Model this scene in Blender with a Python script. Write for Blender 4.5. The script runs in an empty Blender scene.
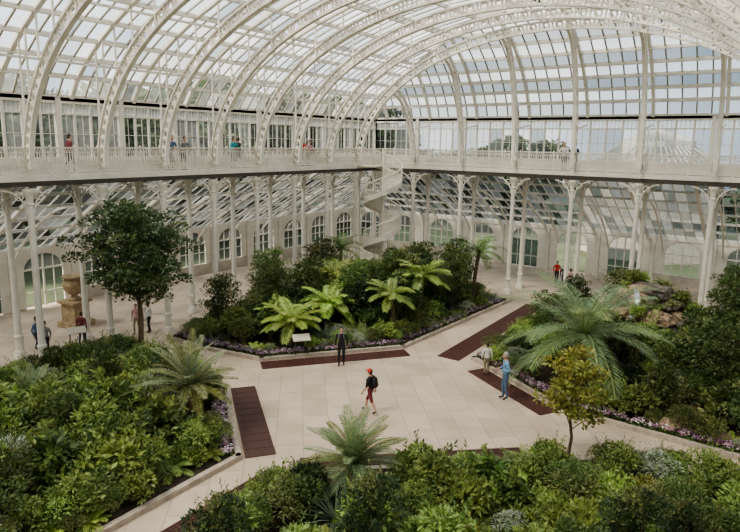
import bpy, math, random
from mathutils import Vector, Matrix, noise
random.seed(7)
V=Vector
D=bpy.data
COL=bpy.context.scene.collection
# ------------------------------------------------------------------ camera
F=605.; PITCH=10.3; ROLL=0.9; YAW=35.5; H=10.3
cam=D.cameras.new('camera'); co=D.objects.new('camera',cam); COL.objects.link(co)
bpy.context.scene.camera=co
cam.lens=36*F/740; cam.shift_y=-13/740.; cam.clip_end=500
co.matrix_world=Matrix.Translation((0,0,H))@Matrix.Rotation(math.radians(YAW),4,'Z')@Matrix.Rotation(math.radians(90-PITCH),4,'X')@Matrix.Rotation(math.radians(ROLL),4,'Z')

# ------------------------------------------------------------------ materials
def newmat(name):
    m=D.materials.new(name); m.use_nodes=True
    nt=m.node_tree; 
    for n in list(nt.nodes): nt.nodes.remove(n)
    out=nt.nodes.new('ShaderNodeOutputMaterial')
    return m,nt,out
def N(nt,t,**kw):
    n=nt.nodes.new(t)
    for k,v in kw.items(): setattr(n,k,v)
    return n
def simple(name,col,rough=.6,metal=0,noise_amt=.12,scale=6,bump=0):
    m,nt,out=newmat(name)
    b=N(nt,'ShaderNodeBsdfPrincipled'); b.inputs['Roughness'].default_value=rough; b.inputs['Metallic'].default_value=metal
    tc=N(nt,'ShaderNodeTexCoord'); nz=N(nt,'ShaderNodeTexNoise'); nz.inputs['Scale'].default_value=scale; nz.inputs['Detail'].default_value=5
    nt.links.new(tc.outputs['Object'],nz.inputs['Vector'])
    r=N(nt,'ShaderNodeValToRGB')
    c=V(col); lo=c*(1-noise_amt*1.6); hi=c*(1+noise_amt)
    r.color_ramp.elements[0].position=.3; r.color_ramp.elements[1].position=.7
    r.color_ramp.elements[0].color=(*lo,1); r.color_ramp.elements[1].color=(*hi,1)
    nt.links.new(nz.outputs['Fac'],r.inputs['Fac']); nt.links.new(r.outputs['Color'],b.inputs['Base Color'])
    if bump:
        bp=N(nt,'ShaderNodeBump'); bp.inputs['Strength'].default_value=bump; nt.links.new(nz.outputs['Fac'],bp.inputs['Height']); nt.links.new(bp.outputs['Normal'],b.inputs['Normal'])
    nt.links.new(b.outputs['BSDF'],out.inputs['Surface'])
    return m
M_white=simple('painted_white_iron',(.83,.78,.69),.5,0,.07,1.5)
M_bar=simple('darker_glazing_bar',(.40,.36,.30),.6,0,.15,1.5)  # thin roof bars, toned darker and browner than the white iron
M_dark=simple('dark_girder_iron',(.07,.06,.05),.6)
M_deck=simple('gallery_boards',(.30,.27,.23),.8)
M_soil=simple('soil',(.06,.042,.028),.95,0,.4,3)
M_kerb=simple('stone_kerb',(.50,.42,.35),.8,0,.15,4)
M_grille=simple('cast_iron_grille',(.10,.038,.03),.6,.0,.2,8)
M_bark=simple('bark',(.18,.13,.085),.9,0,.3,12,.4)
M_rock=simple('rock',(.42,.31,.21),.9,0,.4,2.5,.6)
M_rockd=simple('dark_rock',(.17,.145,.12),.8,0,.4,2.5,.6)
M_terra=simple('terracotta',(.42,.31,.19),.8,0,.25,5)
M_stonew=simple('pale_stone',(.60,.54,.45),.8,0,.12,2)
M_lawn=simple('lawn',(.10,.125,.065),.95,0,.25,.4)
M_slate=simple('slate_panel',(.08,.08,.08),.5)
def paving():
    m,nt,out=newmat('sandstone_paving')
    b=N(nt,'ShaderNodeBsdfPrincipled'); b.inputs['Roughness'].default_value=.75
    tc=N(nt,'ShaderNodeTexCoord'); mp=N(nt,'ShaderNodeMapping'); mp.inputs['Rotation'].default_value=(0,0,math.radians(48))
    br=N(nt,'ShaderNodeTexBrick'); br.inputs['Scale'].default_value=1; br.inputs['Brick Width'].default_value=1.5; br.inputs['Row Height'].default_value=.95
    br.inputs['Mortar Size'].default_value=.014; br.inputs['Color1'].default_value=(.66,.54,.425,1); br.inputs['Color2'].default_value=(.57,.46,.355,1); br.inputs['Mortar'].default_value=(.42,.34,.26,1)
    nz=N(nt,'ShaderNodeTexNoise'); nz.inputs['Scale'].default_value=.7; nz.inputs['Detail'].default_value=7
    mx=N(nt,'ShaderNodeMixRGB',blend_type='MULTIPLY'); mx.inputs['Fac'].default_value=.55
    r=N(nt,'ShaderNodeValToRGB'); r.color_ramp.elements[0].position=.3; r.color_ramp.elements[1].position=.7; r.color_ramp.elements[0].color=(.6,.55,.5,1)
    nt.links.new(tc.outputs['Object'],mp.inputs['Vector']); nt.links.new(mp.outputs['Vector'],br.inputs['Vector']); nt.links.new(tc.outputs['Object'],nz.inputs['Vector'])
    nt.links.new(nz.outputs['Fac'],r.inputs['Fac']); nt.links.new(br.outputs['Color'],mx.inputs['Color1']); nt.links.new(r.outputs['Color'],mx.inputs['Color2'])
    nt.links.new(mx.outputs['Color'],b.inputs['Base Color']); nt.links.new(b.outputs['BSDF'],out.inputs['Surface'])
    return m
M_pave=paving()
def leafmat(name='foliage'):
    m,nt,out=newmat(name)
    at=N(nt,'ShaderNodeAttribute',attribute_name='Col'); oi=N(nt,'ShaderNodeObjectInfo')
    hs=N(nt,'ShaderNodeHueSaturation'); hs.inputs['Saturation'].default_value=.95
    mr=N(nt,'ShaderNodeMapRange'); mr.inputs['To Min'].default_value=1.0; mr.inputs['To Max'].default_value=2.2
    mh=N(nt,'ShaderNodeMapRange'); mh.inputs['To Min'].default_value=.475; mh.inputs['To Max'].default_value=.505
    nt.links.new(oi.outputs['Random'],mr.inputs['Value']); nt.links.new(oi.outputs['Random'],mh.inputs['Value'])
    nt.links.new(mr.outputs['Result'],hs.inputs['Value']); nt.links.new(mh.outputs['Result'],hs.inputs['Hue'])
    nt.links.new(at.outputs['Color'],hs.inputs['Color'])
    b=N(nt,'ShaderNodeBsdfPrincipled'); b.inputs['Roughness'].default_value=.45
    tr=N(nt,'ShaderNodeBsdfTranslucent'); mx=N(nt,'ShaderNodeMixShader'); mx.inputs['Fac'].default_value=.3
    nt.links.new(hs.outputs['Color'],b.inputs['Base Color']); nt.links.new(hs.outputs['Color'],tr.inputs['Color'])
    nt.links.new(b.outputs['BSDF'],mx.inputs[1]); nt.links.new(tr.outputs['BSDF'],mx.inputs[2]); nt.links.new(mx.outputs['Shader'],out.inputs['Surface'])
    return m
M_leaf=leafmat()
def glassmat(name):
    m,nt,out=newmat(name)
    at=N(nt,'ShaderNodeAttribute',attribute_name='Col'); sp=N(nt,'ShaderNodeSeparateColor')
    nt.links.new(at.outputs['Color'],sp.inputs['Color'])
    tr=N(nt,'ShaderNodeBsdfTransparent'); cm=N(nt,'ShaderNodeMixRGB'); cm.inputs['Color1'].default_value=(.10,.135,.16,1); cm.inputs['Color2'].default_value=(.86,.90,.91,1)
    nt.links.new(sp.outputs['Green'],cm.inputs['Fac']); nt.links.new(cm.outputs['Color'],tr.inputs['Color'])
    tl=N(nt,'ShaderNodeBsdfTranslucent'); tl.inputs['Color'].default_value=(.86,.87,.86,1)
    df=N(nt,'ShaderNodeBsdfDiffuse'); df.inputs['Color'].default_value=(.7,.7,.67,1)
    m2=N(nt,'ShaderNodeMixShader'); m2.inputs['Fac'].default_value=.3; nt.links.new(tl.outputs[0],m2.inputs[1]); nt.links.new(df.outputs[0],m2.inputs[2])
    mx=N(nt,'ShaderNodeMixShader'); nt.links.new(sp.outputs['Red'],mx.inputs['Fac']); nt.links.new(tr.outputs[0],mx.inputs[1]); nt.links.new(m2.outputs[0],mx.inputs[2])
    nt.links.new(mx.outputs[0],out.inputs['Surface'])
    return m
M_glass=glassmat('greenhouse_glass')

# ------------------------------------------------------------------ mesh builder
class MB:
    def __init__(s): s.v=[]; s.f=[]; s.mi=[]; s.c=[]; s.m=0; s.col=(1,1,1)
    def face(s,pts):
        n=len(s.v); s.v.extend([tuple(p) for p in pts]); s.f.append(tuple(range(n,n+len(pts)))); s.mi.append(s.m); s.c.append(s.col)
    def box(s,c,d,rz=0):
        cx,cy,cz=c; a,b,e=d[0]/2,d[1]/2,d[2]/2; ca,sa=math.cos(rz),math.sin(rz)
        P=[]
        for z in(-e,e):
            for x,y in((-a,-b),(a,-b),(a,b),(-a,b)): P.append((cx+x*ca-y*sa,cy+x*sa+y*ca,cz+z))
        s.hexa(P)
    def hexa(s,P):
        n=len(s.v); s.v.extend([tuple(p) for p in P])
        for f in((0,3,2,1),(4,5,6,7),(0,1,5,4),(1,2,6,5),(2,3,7,6),(3,0,4,7)):
            s.f.append(tuple(n+i for i in f)); s.mi.append(s.m); s.c.append(s.col)
    def beam(s,p0,p1,w,h,up=(0,0,1)):
        p0=V(p0);p1=V(p1); d=(p1-p0)
        if d.length<1e-5:return
        d.normalize(); u=V(up); x=d.cross(u)
        if x.length<1e-3: x=d.cross(V((0,1,0)))
        x.normalize(); u=x.cross(d).normalized(); x*=w/2; u*=h/2
        s.hexa([p0-x-u,p0+x-u,p0+x+u,p0-x+u,p1-x-u,p1+x-u,p1+x+u,p1-x+u])
    def sweep(s,pts,side,w,h):
        side=V(side).normalized()*w/2; R=[]
        for i,p in enumerate(pts):
            a=V(pts[max(i-1,0)]);b=V(pts[min(i+1,len(pts)-1)]); t=(b-a).normalized(); u=side.normalized().cross(t).normalized()*h/2
            p=V(p); R.append([p-side-u,p+side-u,p+side+u,p-side+u])
        n=len(s.v)
        for r in R: s.v.extend([tuple(q) for q in r])
        for i in range(len(R)-1):
            for k in range(4):
                s.f.append((n+4*i+k,n+4*i+(k+1)%4,n+4*i+4+(k+1)%4,n+4*i+4+k)); s.mi.append(s.m); s.c.append(s.col)
    def tube(s,pts,rad,k=7,cap=True):
        R=[];pts=[V(p) for p in pts]
        if not hasattr(rad,'__len__'): rad=[rad]*len(pts)
        for i,p in enumerate(pts):
            t=(pts[min(i+1,len(pts)-1)]-pts[max(i-1,0)]).normalized()
            x=t.cross(V((0,0,1)));  x=t.cross(V((0,1,0))) if x.length<.15 else x
            x.normalize(); y=t.cross(x)
            R.append([p+(x*math.cos(2*math.pi*j/k)+y*math.sin(2*math.pi*j/k))*rad[i] for j in range(k)])
        n=len(s.v)
        for r in R: s.v.extend([tuple(q) for q in r])
        for i in range(len(R)-1):
            for j in range(k):
                s.f.append((n+k*i+j,n+k*i+(j+1)%k,n+k*i+k+(j+1)%k,n+k*i+k+j)); s.mi.append(s.m); s.c.append(s.col)
        if cap:
            s.f.append(tuple(n+j for j in range(k))); s.mi.append(s.m); s.c.append(s.col)
            s.f.append(tuple(n+k*(len(R)-1)+j for j in range(k))); s.mi.append(s.m); s.c.append(s.col)
    def lathe(s,prof,c,k=10):
        n=len(s.v)
        for r,z in prof:
            for j in range(k): s.v.append((c[0]+r*math.cos(2*math.pi*j/k),c[1]+r*math.sin(2*math.pi*j/k),c[2]+z))
        for i in range(len(prof)-1):
            for j in range(k):
                s.f.append((n+k*i+j,n+k*i+(j+1)%k,n+k*i+k+(j+1)%k,n+k*i+k+j)); s.mi.append(s.m); s.c.append(s.col)
    def ell(s,c,r,k=10,l=7,rot=None):
        n=len(s.v)
        for i in range(l+1):
            th=math.pi*i/l
            for j in range(k):
                q=V((r[0]*math.sin(th)*math.cos(2*math.pi*j/k),r[1]*math.sin(th)*math.sin(2*math.pi*j/k),r[2]*math.cos(th)))
                if rot: q=rot@q
                s.v.append(tuple(V(c)+q))
        for i in range(l):
            for j in range(k):
                s.f.append((n+k*i+j,n+k*i+k+j,n+k*i+k+(j+1)%k,n+k*i+(j+1)%k)); s.mi.append(s.m); s.c.append(s.col)
    def leaf(s,p,d,nrm,L,W,fold=.25):
        d=d.normalized(); x=d.cross(nrm)
        if x.length<1e-3: x=d.cross(V((1,.3,.2)))
        x.normalize(); u=x.cross(d)
        m=p+d*L*.45+u*L*.08; t=p+d*L-u*L*.12
        a=m+x*W*.5-u*W*fold; b=m-x*W*.5-u*W*fold
        n=len(s.v); s.v.extend([tuple(p),tuple(a),tuple(t),tuple(b)])
        s.f.append((n,n+1,n+2)); s.f.append((n,n+2,n+3)); s.mi+=[s.m,s.m]; s.c+=[s.col,s.col]
    def mesh(s,name,mats,smooth=False,colors=False):
        me=D.meshes.new(name); me.from_pydata(s.v,[],s.f); 
        for m in mats: me.materials.append(m)
        me.polygons.foreach_set('material_index',s.mi)
        if smooth: me.polygons.foreach_set('use_smooth',[True]*len(s.f))
        if colors:
            ca=me.color_attributes.new('Col','FLOAT_COLOR','CORNER'); buf=[]
            for f,c in zip(s.f,s.c): buf.extend((c[0],c[1],c[2],1.)*len(f))
            ca.data.foreach_set('color',buf)
        me.update(); return me
def obj(name,me,parent=None,loc=(0,0,0),rz=0,sc=1,rot=None):
    o=D.objects.new(name,me); COL.objects.link(o); o.location=loc
    o.rotation_euler=rot if rot else (0,0,rz)
    o.scale=(sc,sc,sc) if not hasattr(sc,'__len__') else sc
    if parent: o.parent=parent
    return o
def empty(name,loc=(0,0,0)):
    o=D.objects.new(name,None); COL.objects.link(o); o.location=loc; o.empty_display_size=.2; return o

# ------------------------------------------------------------------ dimensions
GZ=8.7                      # gallery floor
XL,XR=-27.2,1.2             # inner column lines
WL,WR=-29.4,3.4             # clerestory walls
YE,WE=39.5,41.7             # end column line, end clerestory
YB=-17.6                    # near end of modelled hall
AL,AR,AE=-37.6,11.6,49.9    # outer aisle walls
XC=(XL+XR)/2
BAY=3.35
LY=[YE-BAY*k for k in range(0,18)]           # side column Ys
EX=[XL,-24.2,-20.2,-16.2,-12.2,-8.2,-4.2,-.2,XR] # end column Xs
CZ0,CZ1=12.2,18.1
def prof(u): return CZ0+(CZ1-CZ0)*(1-(1-u)**2)**.75
HW=(WR-WL)/2; TE=8.0

# ------------------------------------------------------------------ floor, lawn
b=MB(); b.box((-13,16,-.1),(50,68.5,.2)); obj('floor',b.mesh('floor',[M_pave]))
b=MB(); b.face([(-150,-80,-.3),(130,-80,-.3),(130,180,-.3),(-150,180,-.3)]); obj('ground_lawn',b.mesh('ground_lawn',[M_lawn]))

# ------------------------------------------------------------------ columns
def colmesh(h,r,name):
    b=MB()
    b.box((0,0,.1),(r*3.2,r*3.2,.2))
    b.lathe([(r*1.5,.2),(r*1.5,.3),(r*1.15,.4),(r*1.15,.95),(r*1.35,1.0),(r*1.35,1.08),(r,1.15),(r*.85,h-.75),(r*1.15,h-.7),(r*.9,h-.62),(r*1.1,h-.35),(r*1.7,h-.12),(r*1.7,h)],(0,0,0),12)
    return b
def brackets(b,h,r,dirs):
    for dx,dy in dirs:
        pts=[];
        for i in range(9):
            a=math.pi/2*i/8
            pts.append(V((dx*(r+1.0*(1-math.cos(a))),dy*(r+1.0*(1-math.cos(a))),h-1.15+1.1*math.sin(a))))
        b.sweep(pts,(-dy,dx,0),.08,.06)
        c=V((dx*(r+.28),dy*(r+.28),h-.33)); ring=[c+V((dx*.18*math.cos(t),dy*.18*math.cos(t),.18*math.sin(t))) for t in [2*math.pi*i/10 for i in range(11)]]
        b.sweep(ring,(-dy,dx,0),.05,.04)
h=GZ-.55
b=colmesh(h,.155,'c'); brackets(b,h,.14,[(0,1),(0,-1)]); me_colL=b.mesh('iron_column_side',[M_white])
b=colmesh(h,.155,'c'); brackets(b,h,.14,[(1,0),(-1,0)]); me_colE=b.mesh('iron_column_end',[M_white])
cg=empty('iron_columns')
for y in LY:
    for x in (XL,XR): obj('iron_column',me_colL,cg,(x,y,0))
    for x in (WL,WR): obj('iron_column',me_colL,cg,(x,y+0,0))
for x in EX[1:-2]:
    obj('iron_column',me_colE,cg,(x,YE,0)); obj('iron_column',me_colE,cg,(x,WE,0))
for x in (WL,WR): obj('iron_column',me_colE,cg,(x,WE,0))

# ------------------------------------------------------------------ gallery
def gallery_side(xin,xout):
    b=MB(); xm=(xin+xout)/2; w=abs(xout-xin)
    ln=YE-YB; ym=(YE+YB)/2
    b.m=1; b.box((xm,ym,GZ-.05),(w,ln,.1))
    b.m=0; b.box((xin,ym,GZ-.12),(.16,ln,.28))
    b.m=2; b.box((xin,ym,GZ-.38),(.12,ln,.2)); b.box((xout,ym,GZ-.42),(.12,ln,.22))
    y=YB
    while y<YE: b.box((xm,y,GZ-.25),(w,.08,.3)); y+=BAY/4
    b.m=0
    return b
def railing(b,p0,p1):
    p0=V(p0);p1=V(p1); L=(p1-p0).length; d=(p1-p0)/L
    for z,hh,ww in((1.18,.07,.1),(.98,.04,.05),(.10,.05,.06),(.55,.03,.04)):
        b.beam(p0+V((0,0,z)),p1+V((0,0,z)),ww,hh)
    n=int(L/.12)
    for i in range(n+1):
        q=p0+d*(L*i/n); b.beam(q+V((0,0,.08)),q+V((0,0,1.0)),.04,.035,up=d)
        if i<n:
            q2=p0+d*(L*(i+1)/n)
            b.beam(q+V((0,0,.98)),(q+q2)/2+V((0,0,1.16)),.02,.02,up=d); b.beam((q+q2)/2+V((0,0,1.16)),q2+V((0,0,.98)),.02,.02,up=d)
            b.beam(q+V((0,0,.1)),q2+V((0,0,.55)),.015,.025,up=d); b.beam(q+V((0,0,.55)),q2+V((0,0,.1)),.015,.025,up=d)
    m=int(round(L/1.12))
    for i in range(m+1):
        q=p0+d*(L*i/m); b.beam(q,q+V((0,0,1.3)),.07,.07,up=d)
for xin,xout,nm in((XL,WL,'left'),(XR,WR,'right')):
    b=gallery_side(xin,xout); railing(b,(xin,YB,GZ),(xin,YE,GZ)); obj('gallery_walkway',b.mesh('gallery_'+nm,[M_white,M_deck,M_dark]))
b=MB(); xm=(WL+WR)/2; w=WR-WL; ym=(YE+WE)/2
b.m=1; b.box((xm,ym,GZ-.05),(w,WE-YE,.1)); b.m=0; b.box((XC,YE,GZ-.12),(XR-XL,.16,.28))
b.m=2; b.box((XC,YE,GZ-.40),(XR-XL,.12,.24)); b.box((xm,WE,GZ-.42),(w,.12,.26))
x=XL
while x<XR: b.box((x,ym,GZ-.25),(.08,2.2,.3)); x+=1
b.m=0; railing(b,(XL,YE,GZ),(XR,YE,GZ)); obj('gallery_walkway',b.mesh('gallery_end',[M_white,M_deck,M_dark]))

# ------------------------------------------------------------------ clerestory walls
def clerestory(name,p0,p1,nb):
    b=MB(); p0=V(p0);p1=V(p1); L=(p1-p0).length; d=(p1-p0)/L
    def P(s,z): q=p0+d*s; return V((q.x,q.y,z))
    zb,zt=GZ,CZ0
    b.m=0
    b.beam(P(0,zb+.3),P(L,zb+.3),.12,.6); b.beam(P(0,zt-.12),P(L,zt-.12),.2,.28); b.beam(P(0,zt-.75),P(L,zt-.75),.1,.09); b.beam(P(0,zb+.66),P(L,zb+.66),.18,.1)
    n=nb*4
    for i in range(n+1):
        s=L*i/n; w=.26 if i%4==0 else .11
        b.beam(P(s,zb),P(s,zt),w,w,up=d)
        if i<n:
            s2=L*(i+1)/n; sm=(s+s2)/2
            b.beam(P(sm,zb+.7),P(sm,zt-.75),.03,.03,up=d)
            b.beam(P(s,zb+1.8),P(s2,zb+1.8),.03,.03)
            for k in (1,2,3): b.beam(P(s+(s2-s)*k/4,zt-.72),P(s+(s2-s)*k/4,zt-.25),.03,.03,up=d)
    b.m=1
    for i in range(n):
        s=L*i/n; s2=L*(i+1)/n; b.col=(random.choice([.02,.05,.1,.2]),random.uniform(.15,.65),0)
        b.face([P(s,zb+.7),P(s2,zb+.7),P(s2,zt-.75),P(s,zt-.75)]); b.col=(.4,.5,0); b.face([P(s,zt-.7),P(s2,zt-.7),P(s2,zt-.26),P(s,zt-.26)])
    obj(name,b.mesh(name,[M_white,M_glass],colors=True))
clerestory('wall_clerestory_left',(WL,YB,0),(WL,WE,0),18)
clerestory('wall_clerestory_right',(WR,YB,0),(WR,WE,0),18)
clerestory('wall_clerestory_end',(WL,WE,0),(WR,WE,0),8)

# ------------------------------------------------------------------ main roof glazing
LV=[0,.045,.10,.165,.24,.33,.44,.57,.74,1.0]
def panelcol(row):
    r=random.random()
    base=[.20,.10,.35,.15,.40,.15,.45,.25,.45][row%9]
    return (min(1,max(0,base+random.uniform(-.18,.22))), random.uniform(.75,1.0) if r>.38 else random.uniform(.3,.7),0)
def roof_side(name,wall,ctr):
    b=MB(); sg=1 if ctr>wall else -1
    def P(u,y): return V((wall+sg*HW*u,y,prof(u)))
    def yl(u): return WE-TE*u
    step=BAY/5; nY=int((WE-YB)/step)
    for i in range(nY+1):
        y=YE-BAY*17+i*step
        if y>WE: break
        us=[u for u in LV if yl(u)>=y]; um=min(1,(WE-y)/TE)
        pts=[P(u,y) for u in us]; 
        if um>us[-1]+.01: pts.append(P(um,y))
        big=(i%5==0)
        b.m=0 if big else 2
        if len(pts)>1: b.sweep(pts,(0,1,0),.2 if big else .075,.22 if big else .08)
        b.m=1; y2=y+step
        for r in range(len(LV)-1):
            u0,u1=LV[r],LV[r+1]
            ya,yb_=min(y2,yl(u0)),min(y2,yl(u1))
            if ya<=y: continue
            b.col=panelcol(r)
            if yb_>y: b.face([P(u0,y),P(u0,ya),P(u1,yb_),P(u1,y)])
            else:
                ux=(WE-y)/TE; b.face([P(u0,y),P(u0,ya),P(ux,y)])
    b.m=0
    for r,u in enumerate(LV): b.beam(P(u,YB),P(u,yl(u)),.2,.22 if r else .3)
    b.sweep([P(k/24,yl(k/24)) for k in range(25)],(1,-sg,0),.25,.28)
    obj(name,b.mesh(name,[M_white,M_glass,M_bar],colors=True))
roof_side('ceiling_glazing_left',WL,XC); roof_side('ceiling_glazing_right',WR,XC)
def roof_end():
    b=MB()
    def P(u,x): return V((x,WE-TE*u,prof(u)))
    def xl(u): return (WL+HW*u, WR-HW*u)
    step=.8; xs=[-12.2+step*k for k in range(-22,21)]
    for i,x in enumerate(xs):
        if x<=WL+.05 or x>=WR-.05: continue
        um=1-abs(x-XC)/HW
        pts=[P(u,x) for u in LV if u<um]+[P(um,x)]
        big=(i-22)%5==0; b.m=0 if big else 2; b.sweep(pts,(1,0,0),.18 if big else .075,.22 if big else .08)
    b.m=1
    for r in range(len(LV)-1):
        u0,u1=LV[r],LV[r+1]; a0,c0=xl(u0);a1,c1=xl(u1)
        cuts=[a0]+[x for x in xs if a0<x<c0]+[c0]
        for xa,xb in zip(cuts,cuts[1:]):
            f=[.05,.3,.05,.3,.05,.3,.08,.35,.45][r]
            b.col=(min(1,max(0,f+random.uniform(-.06,.1))),[.5,.85,.25,.9,.3,.9,.4,.95,.95][r]*random.uniform(.65,1),0)
            ta,tb=max(a1,min(c1,xa)),max(a1,min(c1,xb))
            if tb-ta<1e-3: b.face([P(u0,xa),P(u0,xb),P(u1,ta)])
            else: b.face([P(u0,xa),P(u0,xb),P(u1,tb),P(u1,ta)])
    b.m=0
    for r,u in enumerate(LV):
        a,c=xl(u)
        if c-a>.1: b.beam(P(u,a),P(u,c),.2,.22 if r else .3)
    obj('ceiling_glazing_end',b.mesh('ceiling_glazing_end',[M_white,M_glass,M_bar],colors=True))
roof_end()

# ------------------------------------------------------------------ arched ribs
AW=(XR-XL)/2; AZ=GZ+.3; AH=17.45-AZ
def arc(t,off):
    n=V((math.cos(t)/AW,0,math.sin(t)/AH)).normalized()
    return V((XC-AW*math.cos(t),0,AZ+AH*math.sin(t)))+V((n.x,0,-n.z))*off
def ribmesh():
    b=MB(); K=56
    o=[arc(math.pi*i/K,0) for i in range(K+1)]; n=[arc(math.pi*i/K,.5) for i in range(K+1)]
    b.sweep(o,(0,1,0),.22,.09); b.sweep(n,(0,1,0),.22,.09)
    for i in range(K):
        a=(o[i]+n[i])/2; bb=(o[i+1]+n[i+1])/2; c=(a+bb)/2
        t=(bb-a).normalized(); u=V((-t.z,0,t.x))
        r=.19; ring=[c+t*r*math.cos(q)+u*r*math.sin(q) for q in [2*math.pi*k/10 for k in range(11)]]
        b.sweep(ring,(0,1,0),.07,.1)
        b.beam(o[i],n[i],.07,.14,up=(0,1,0))
    for i in range(3,K-2,3):
        p=o[i]; q_u=min(1,max(0,1-abs(p.x-XC)/HW)); z=prof(q_u)
        b.beam(p,(p.x,0,z),.07,.07,up=(0,1,0))
    return b.mesh('arched_rib',[M_white])
me_rib=ribmesh(); rg=empty('arched_ribs')
for y in LY[1:]: obj('arched_rib',me_rib,rg,(0,y,0))
b=MB()
Y0=LY[1]
for x in EX[1:-2]:
    zt=AZ+AH*math.sqrt(max(0,1-((x-XC)/AW)**2))
    for off in (0,.45):
        pts=[V((x,Y0+(YE-off-Y0)*math.cos(t),AZ+(zt-off-AZ)*math.sin(t))) for t in [math.pi/2*i/16 for i in range(17)]]
        b.sweep(pts,(1,0,0),.2,.09)
        if off==0: A=pts
        else:
            for i in range(17):
                b.beam(A[i],pts[i],.05,.06,up=(1,0,0))
                if i<16: b.beam(A[i],pts[i+1],.05,.05,up=(1,0,0))
    b.beam((x,YE,GZ),(x,YE,AZ+.3),.2,.2,up=(1,0,0))
    b.beam((x,YE,AZ+2.4),(x,WE,AZ+2.7),.08,.08)
obj('arched_jack_ribs',b.mesh('arched_jack_ribs',[M_white]),rg)
b=MB()
for t in (.55,.85,1.2,1.57,1.94,2.29,2.59):
    p=arc(t,.1); b.beam((p.x,YB,p.z),(p.x,LY[1],p.z),.07,.1)
obj('roof_tie_rods',b.mesh('roof_tie_rods',[M_white]),rg)

# ------------------------------------------------------------------ aisle roofs + outer walls
AZ0,AZ1=8.25,3.75
def aisle(name,kind):
    b=MB(); T=8.2
    if kind=='end':
        def P(d,s): return V((s,WE+d,AZ0+(AZ1-AZ0)*d/T))
        lo,hi=WL,WR; ext=(1,1)
    else:
        sg=-1 if kind=='left' else 1; w0=WL if kind=='left' else WR
        def P(d,s): return V((w0+sg*d,s,AZ0+(AZ1-AZ0)*d/T))
        lo,hi=YB,WE; ext=(0,1)
    side=(1,0,0) if kind=='end' else (0,1,0)
    step=.67; s=lo-ext[0]*T; rows=[0,1.3,2.7,4.1,5.5,6.9,T]; i=0
    while s<hi+ext[1]*T-.01:
        d0=0
        if s>hi: d0=s-hi
        if s<lo: d0=lo-s
        big=i%6==0
        b.m=0
        if T-d0>.05: b.sweep([P(d0,s),P((d0+T)/2,s),P(T,s)],side,.2 if big else .06,.2 if big else .07)
        s2=s+step; b.m=1
        for a,c in zip(rows,rows[1:]):
            def cl(d,q): return min(max(q,lo-ext[0]*d),hi+ext[1]*d)
            q=[cl(a,s),cl(a,s2),cl(c,s2),cl(c,s)]
            if abs(q[2]-q[3])<1e-3: continue
            b.col=(random.choice([.01,.03,.05,.12]),random.uniform(.0,.42),0)
            b.face([P(a,q[0]),P(a,q[1]),P(c,q[2]),P(c,q[3])])
        s+=step;i+=1
    b.m=0
    for r in rows: b.beam(P(r,lo-ext[0]*r),P(r,hi+ext[1]*r),.12,.16)
    if kind=='end':
        for sx,x0 in((-1,WL),(1,WR)): b.beam((x0,WE,AZ0),(x0+sx*T,WE+T,AZ1),.22,.25)
    pos=EX if kind=='end' else LY
    for s in pos:
        pts=[]
        for k in range(13):
            t=k/12; pr=P(T*t,s); pts.append(pr+V((0,0,-.25-1.1*(abs(2*t-1)**2.2))))
        b.sweep(pts,side,.12,.1)
    obj(name,b.mesh(name,[M_white,M_glass],colors=True))
aisle('ceiling_aisle_end','end'); aisle('ceiling_aisle_left','left'); aisle('ceiling_aisle_right','right')

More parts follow.
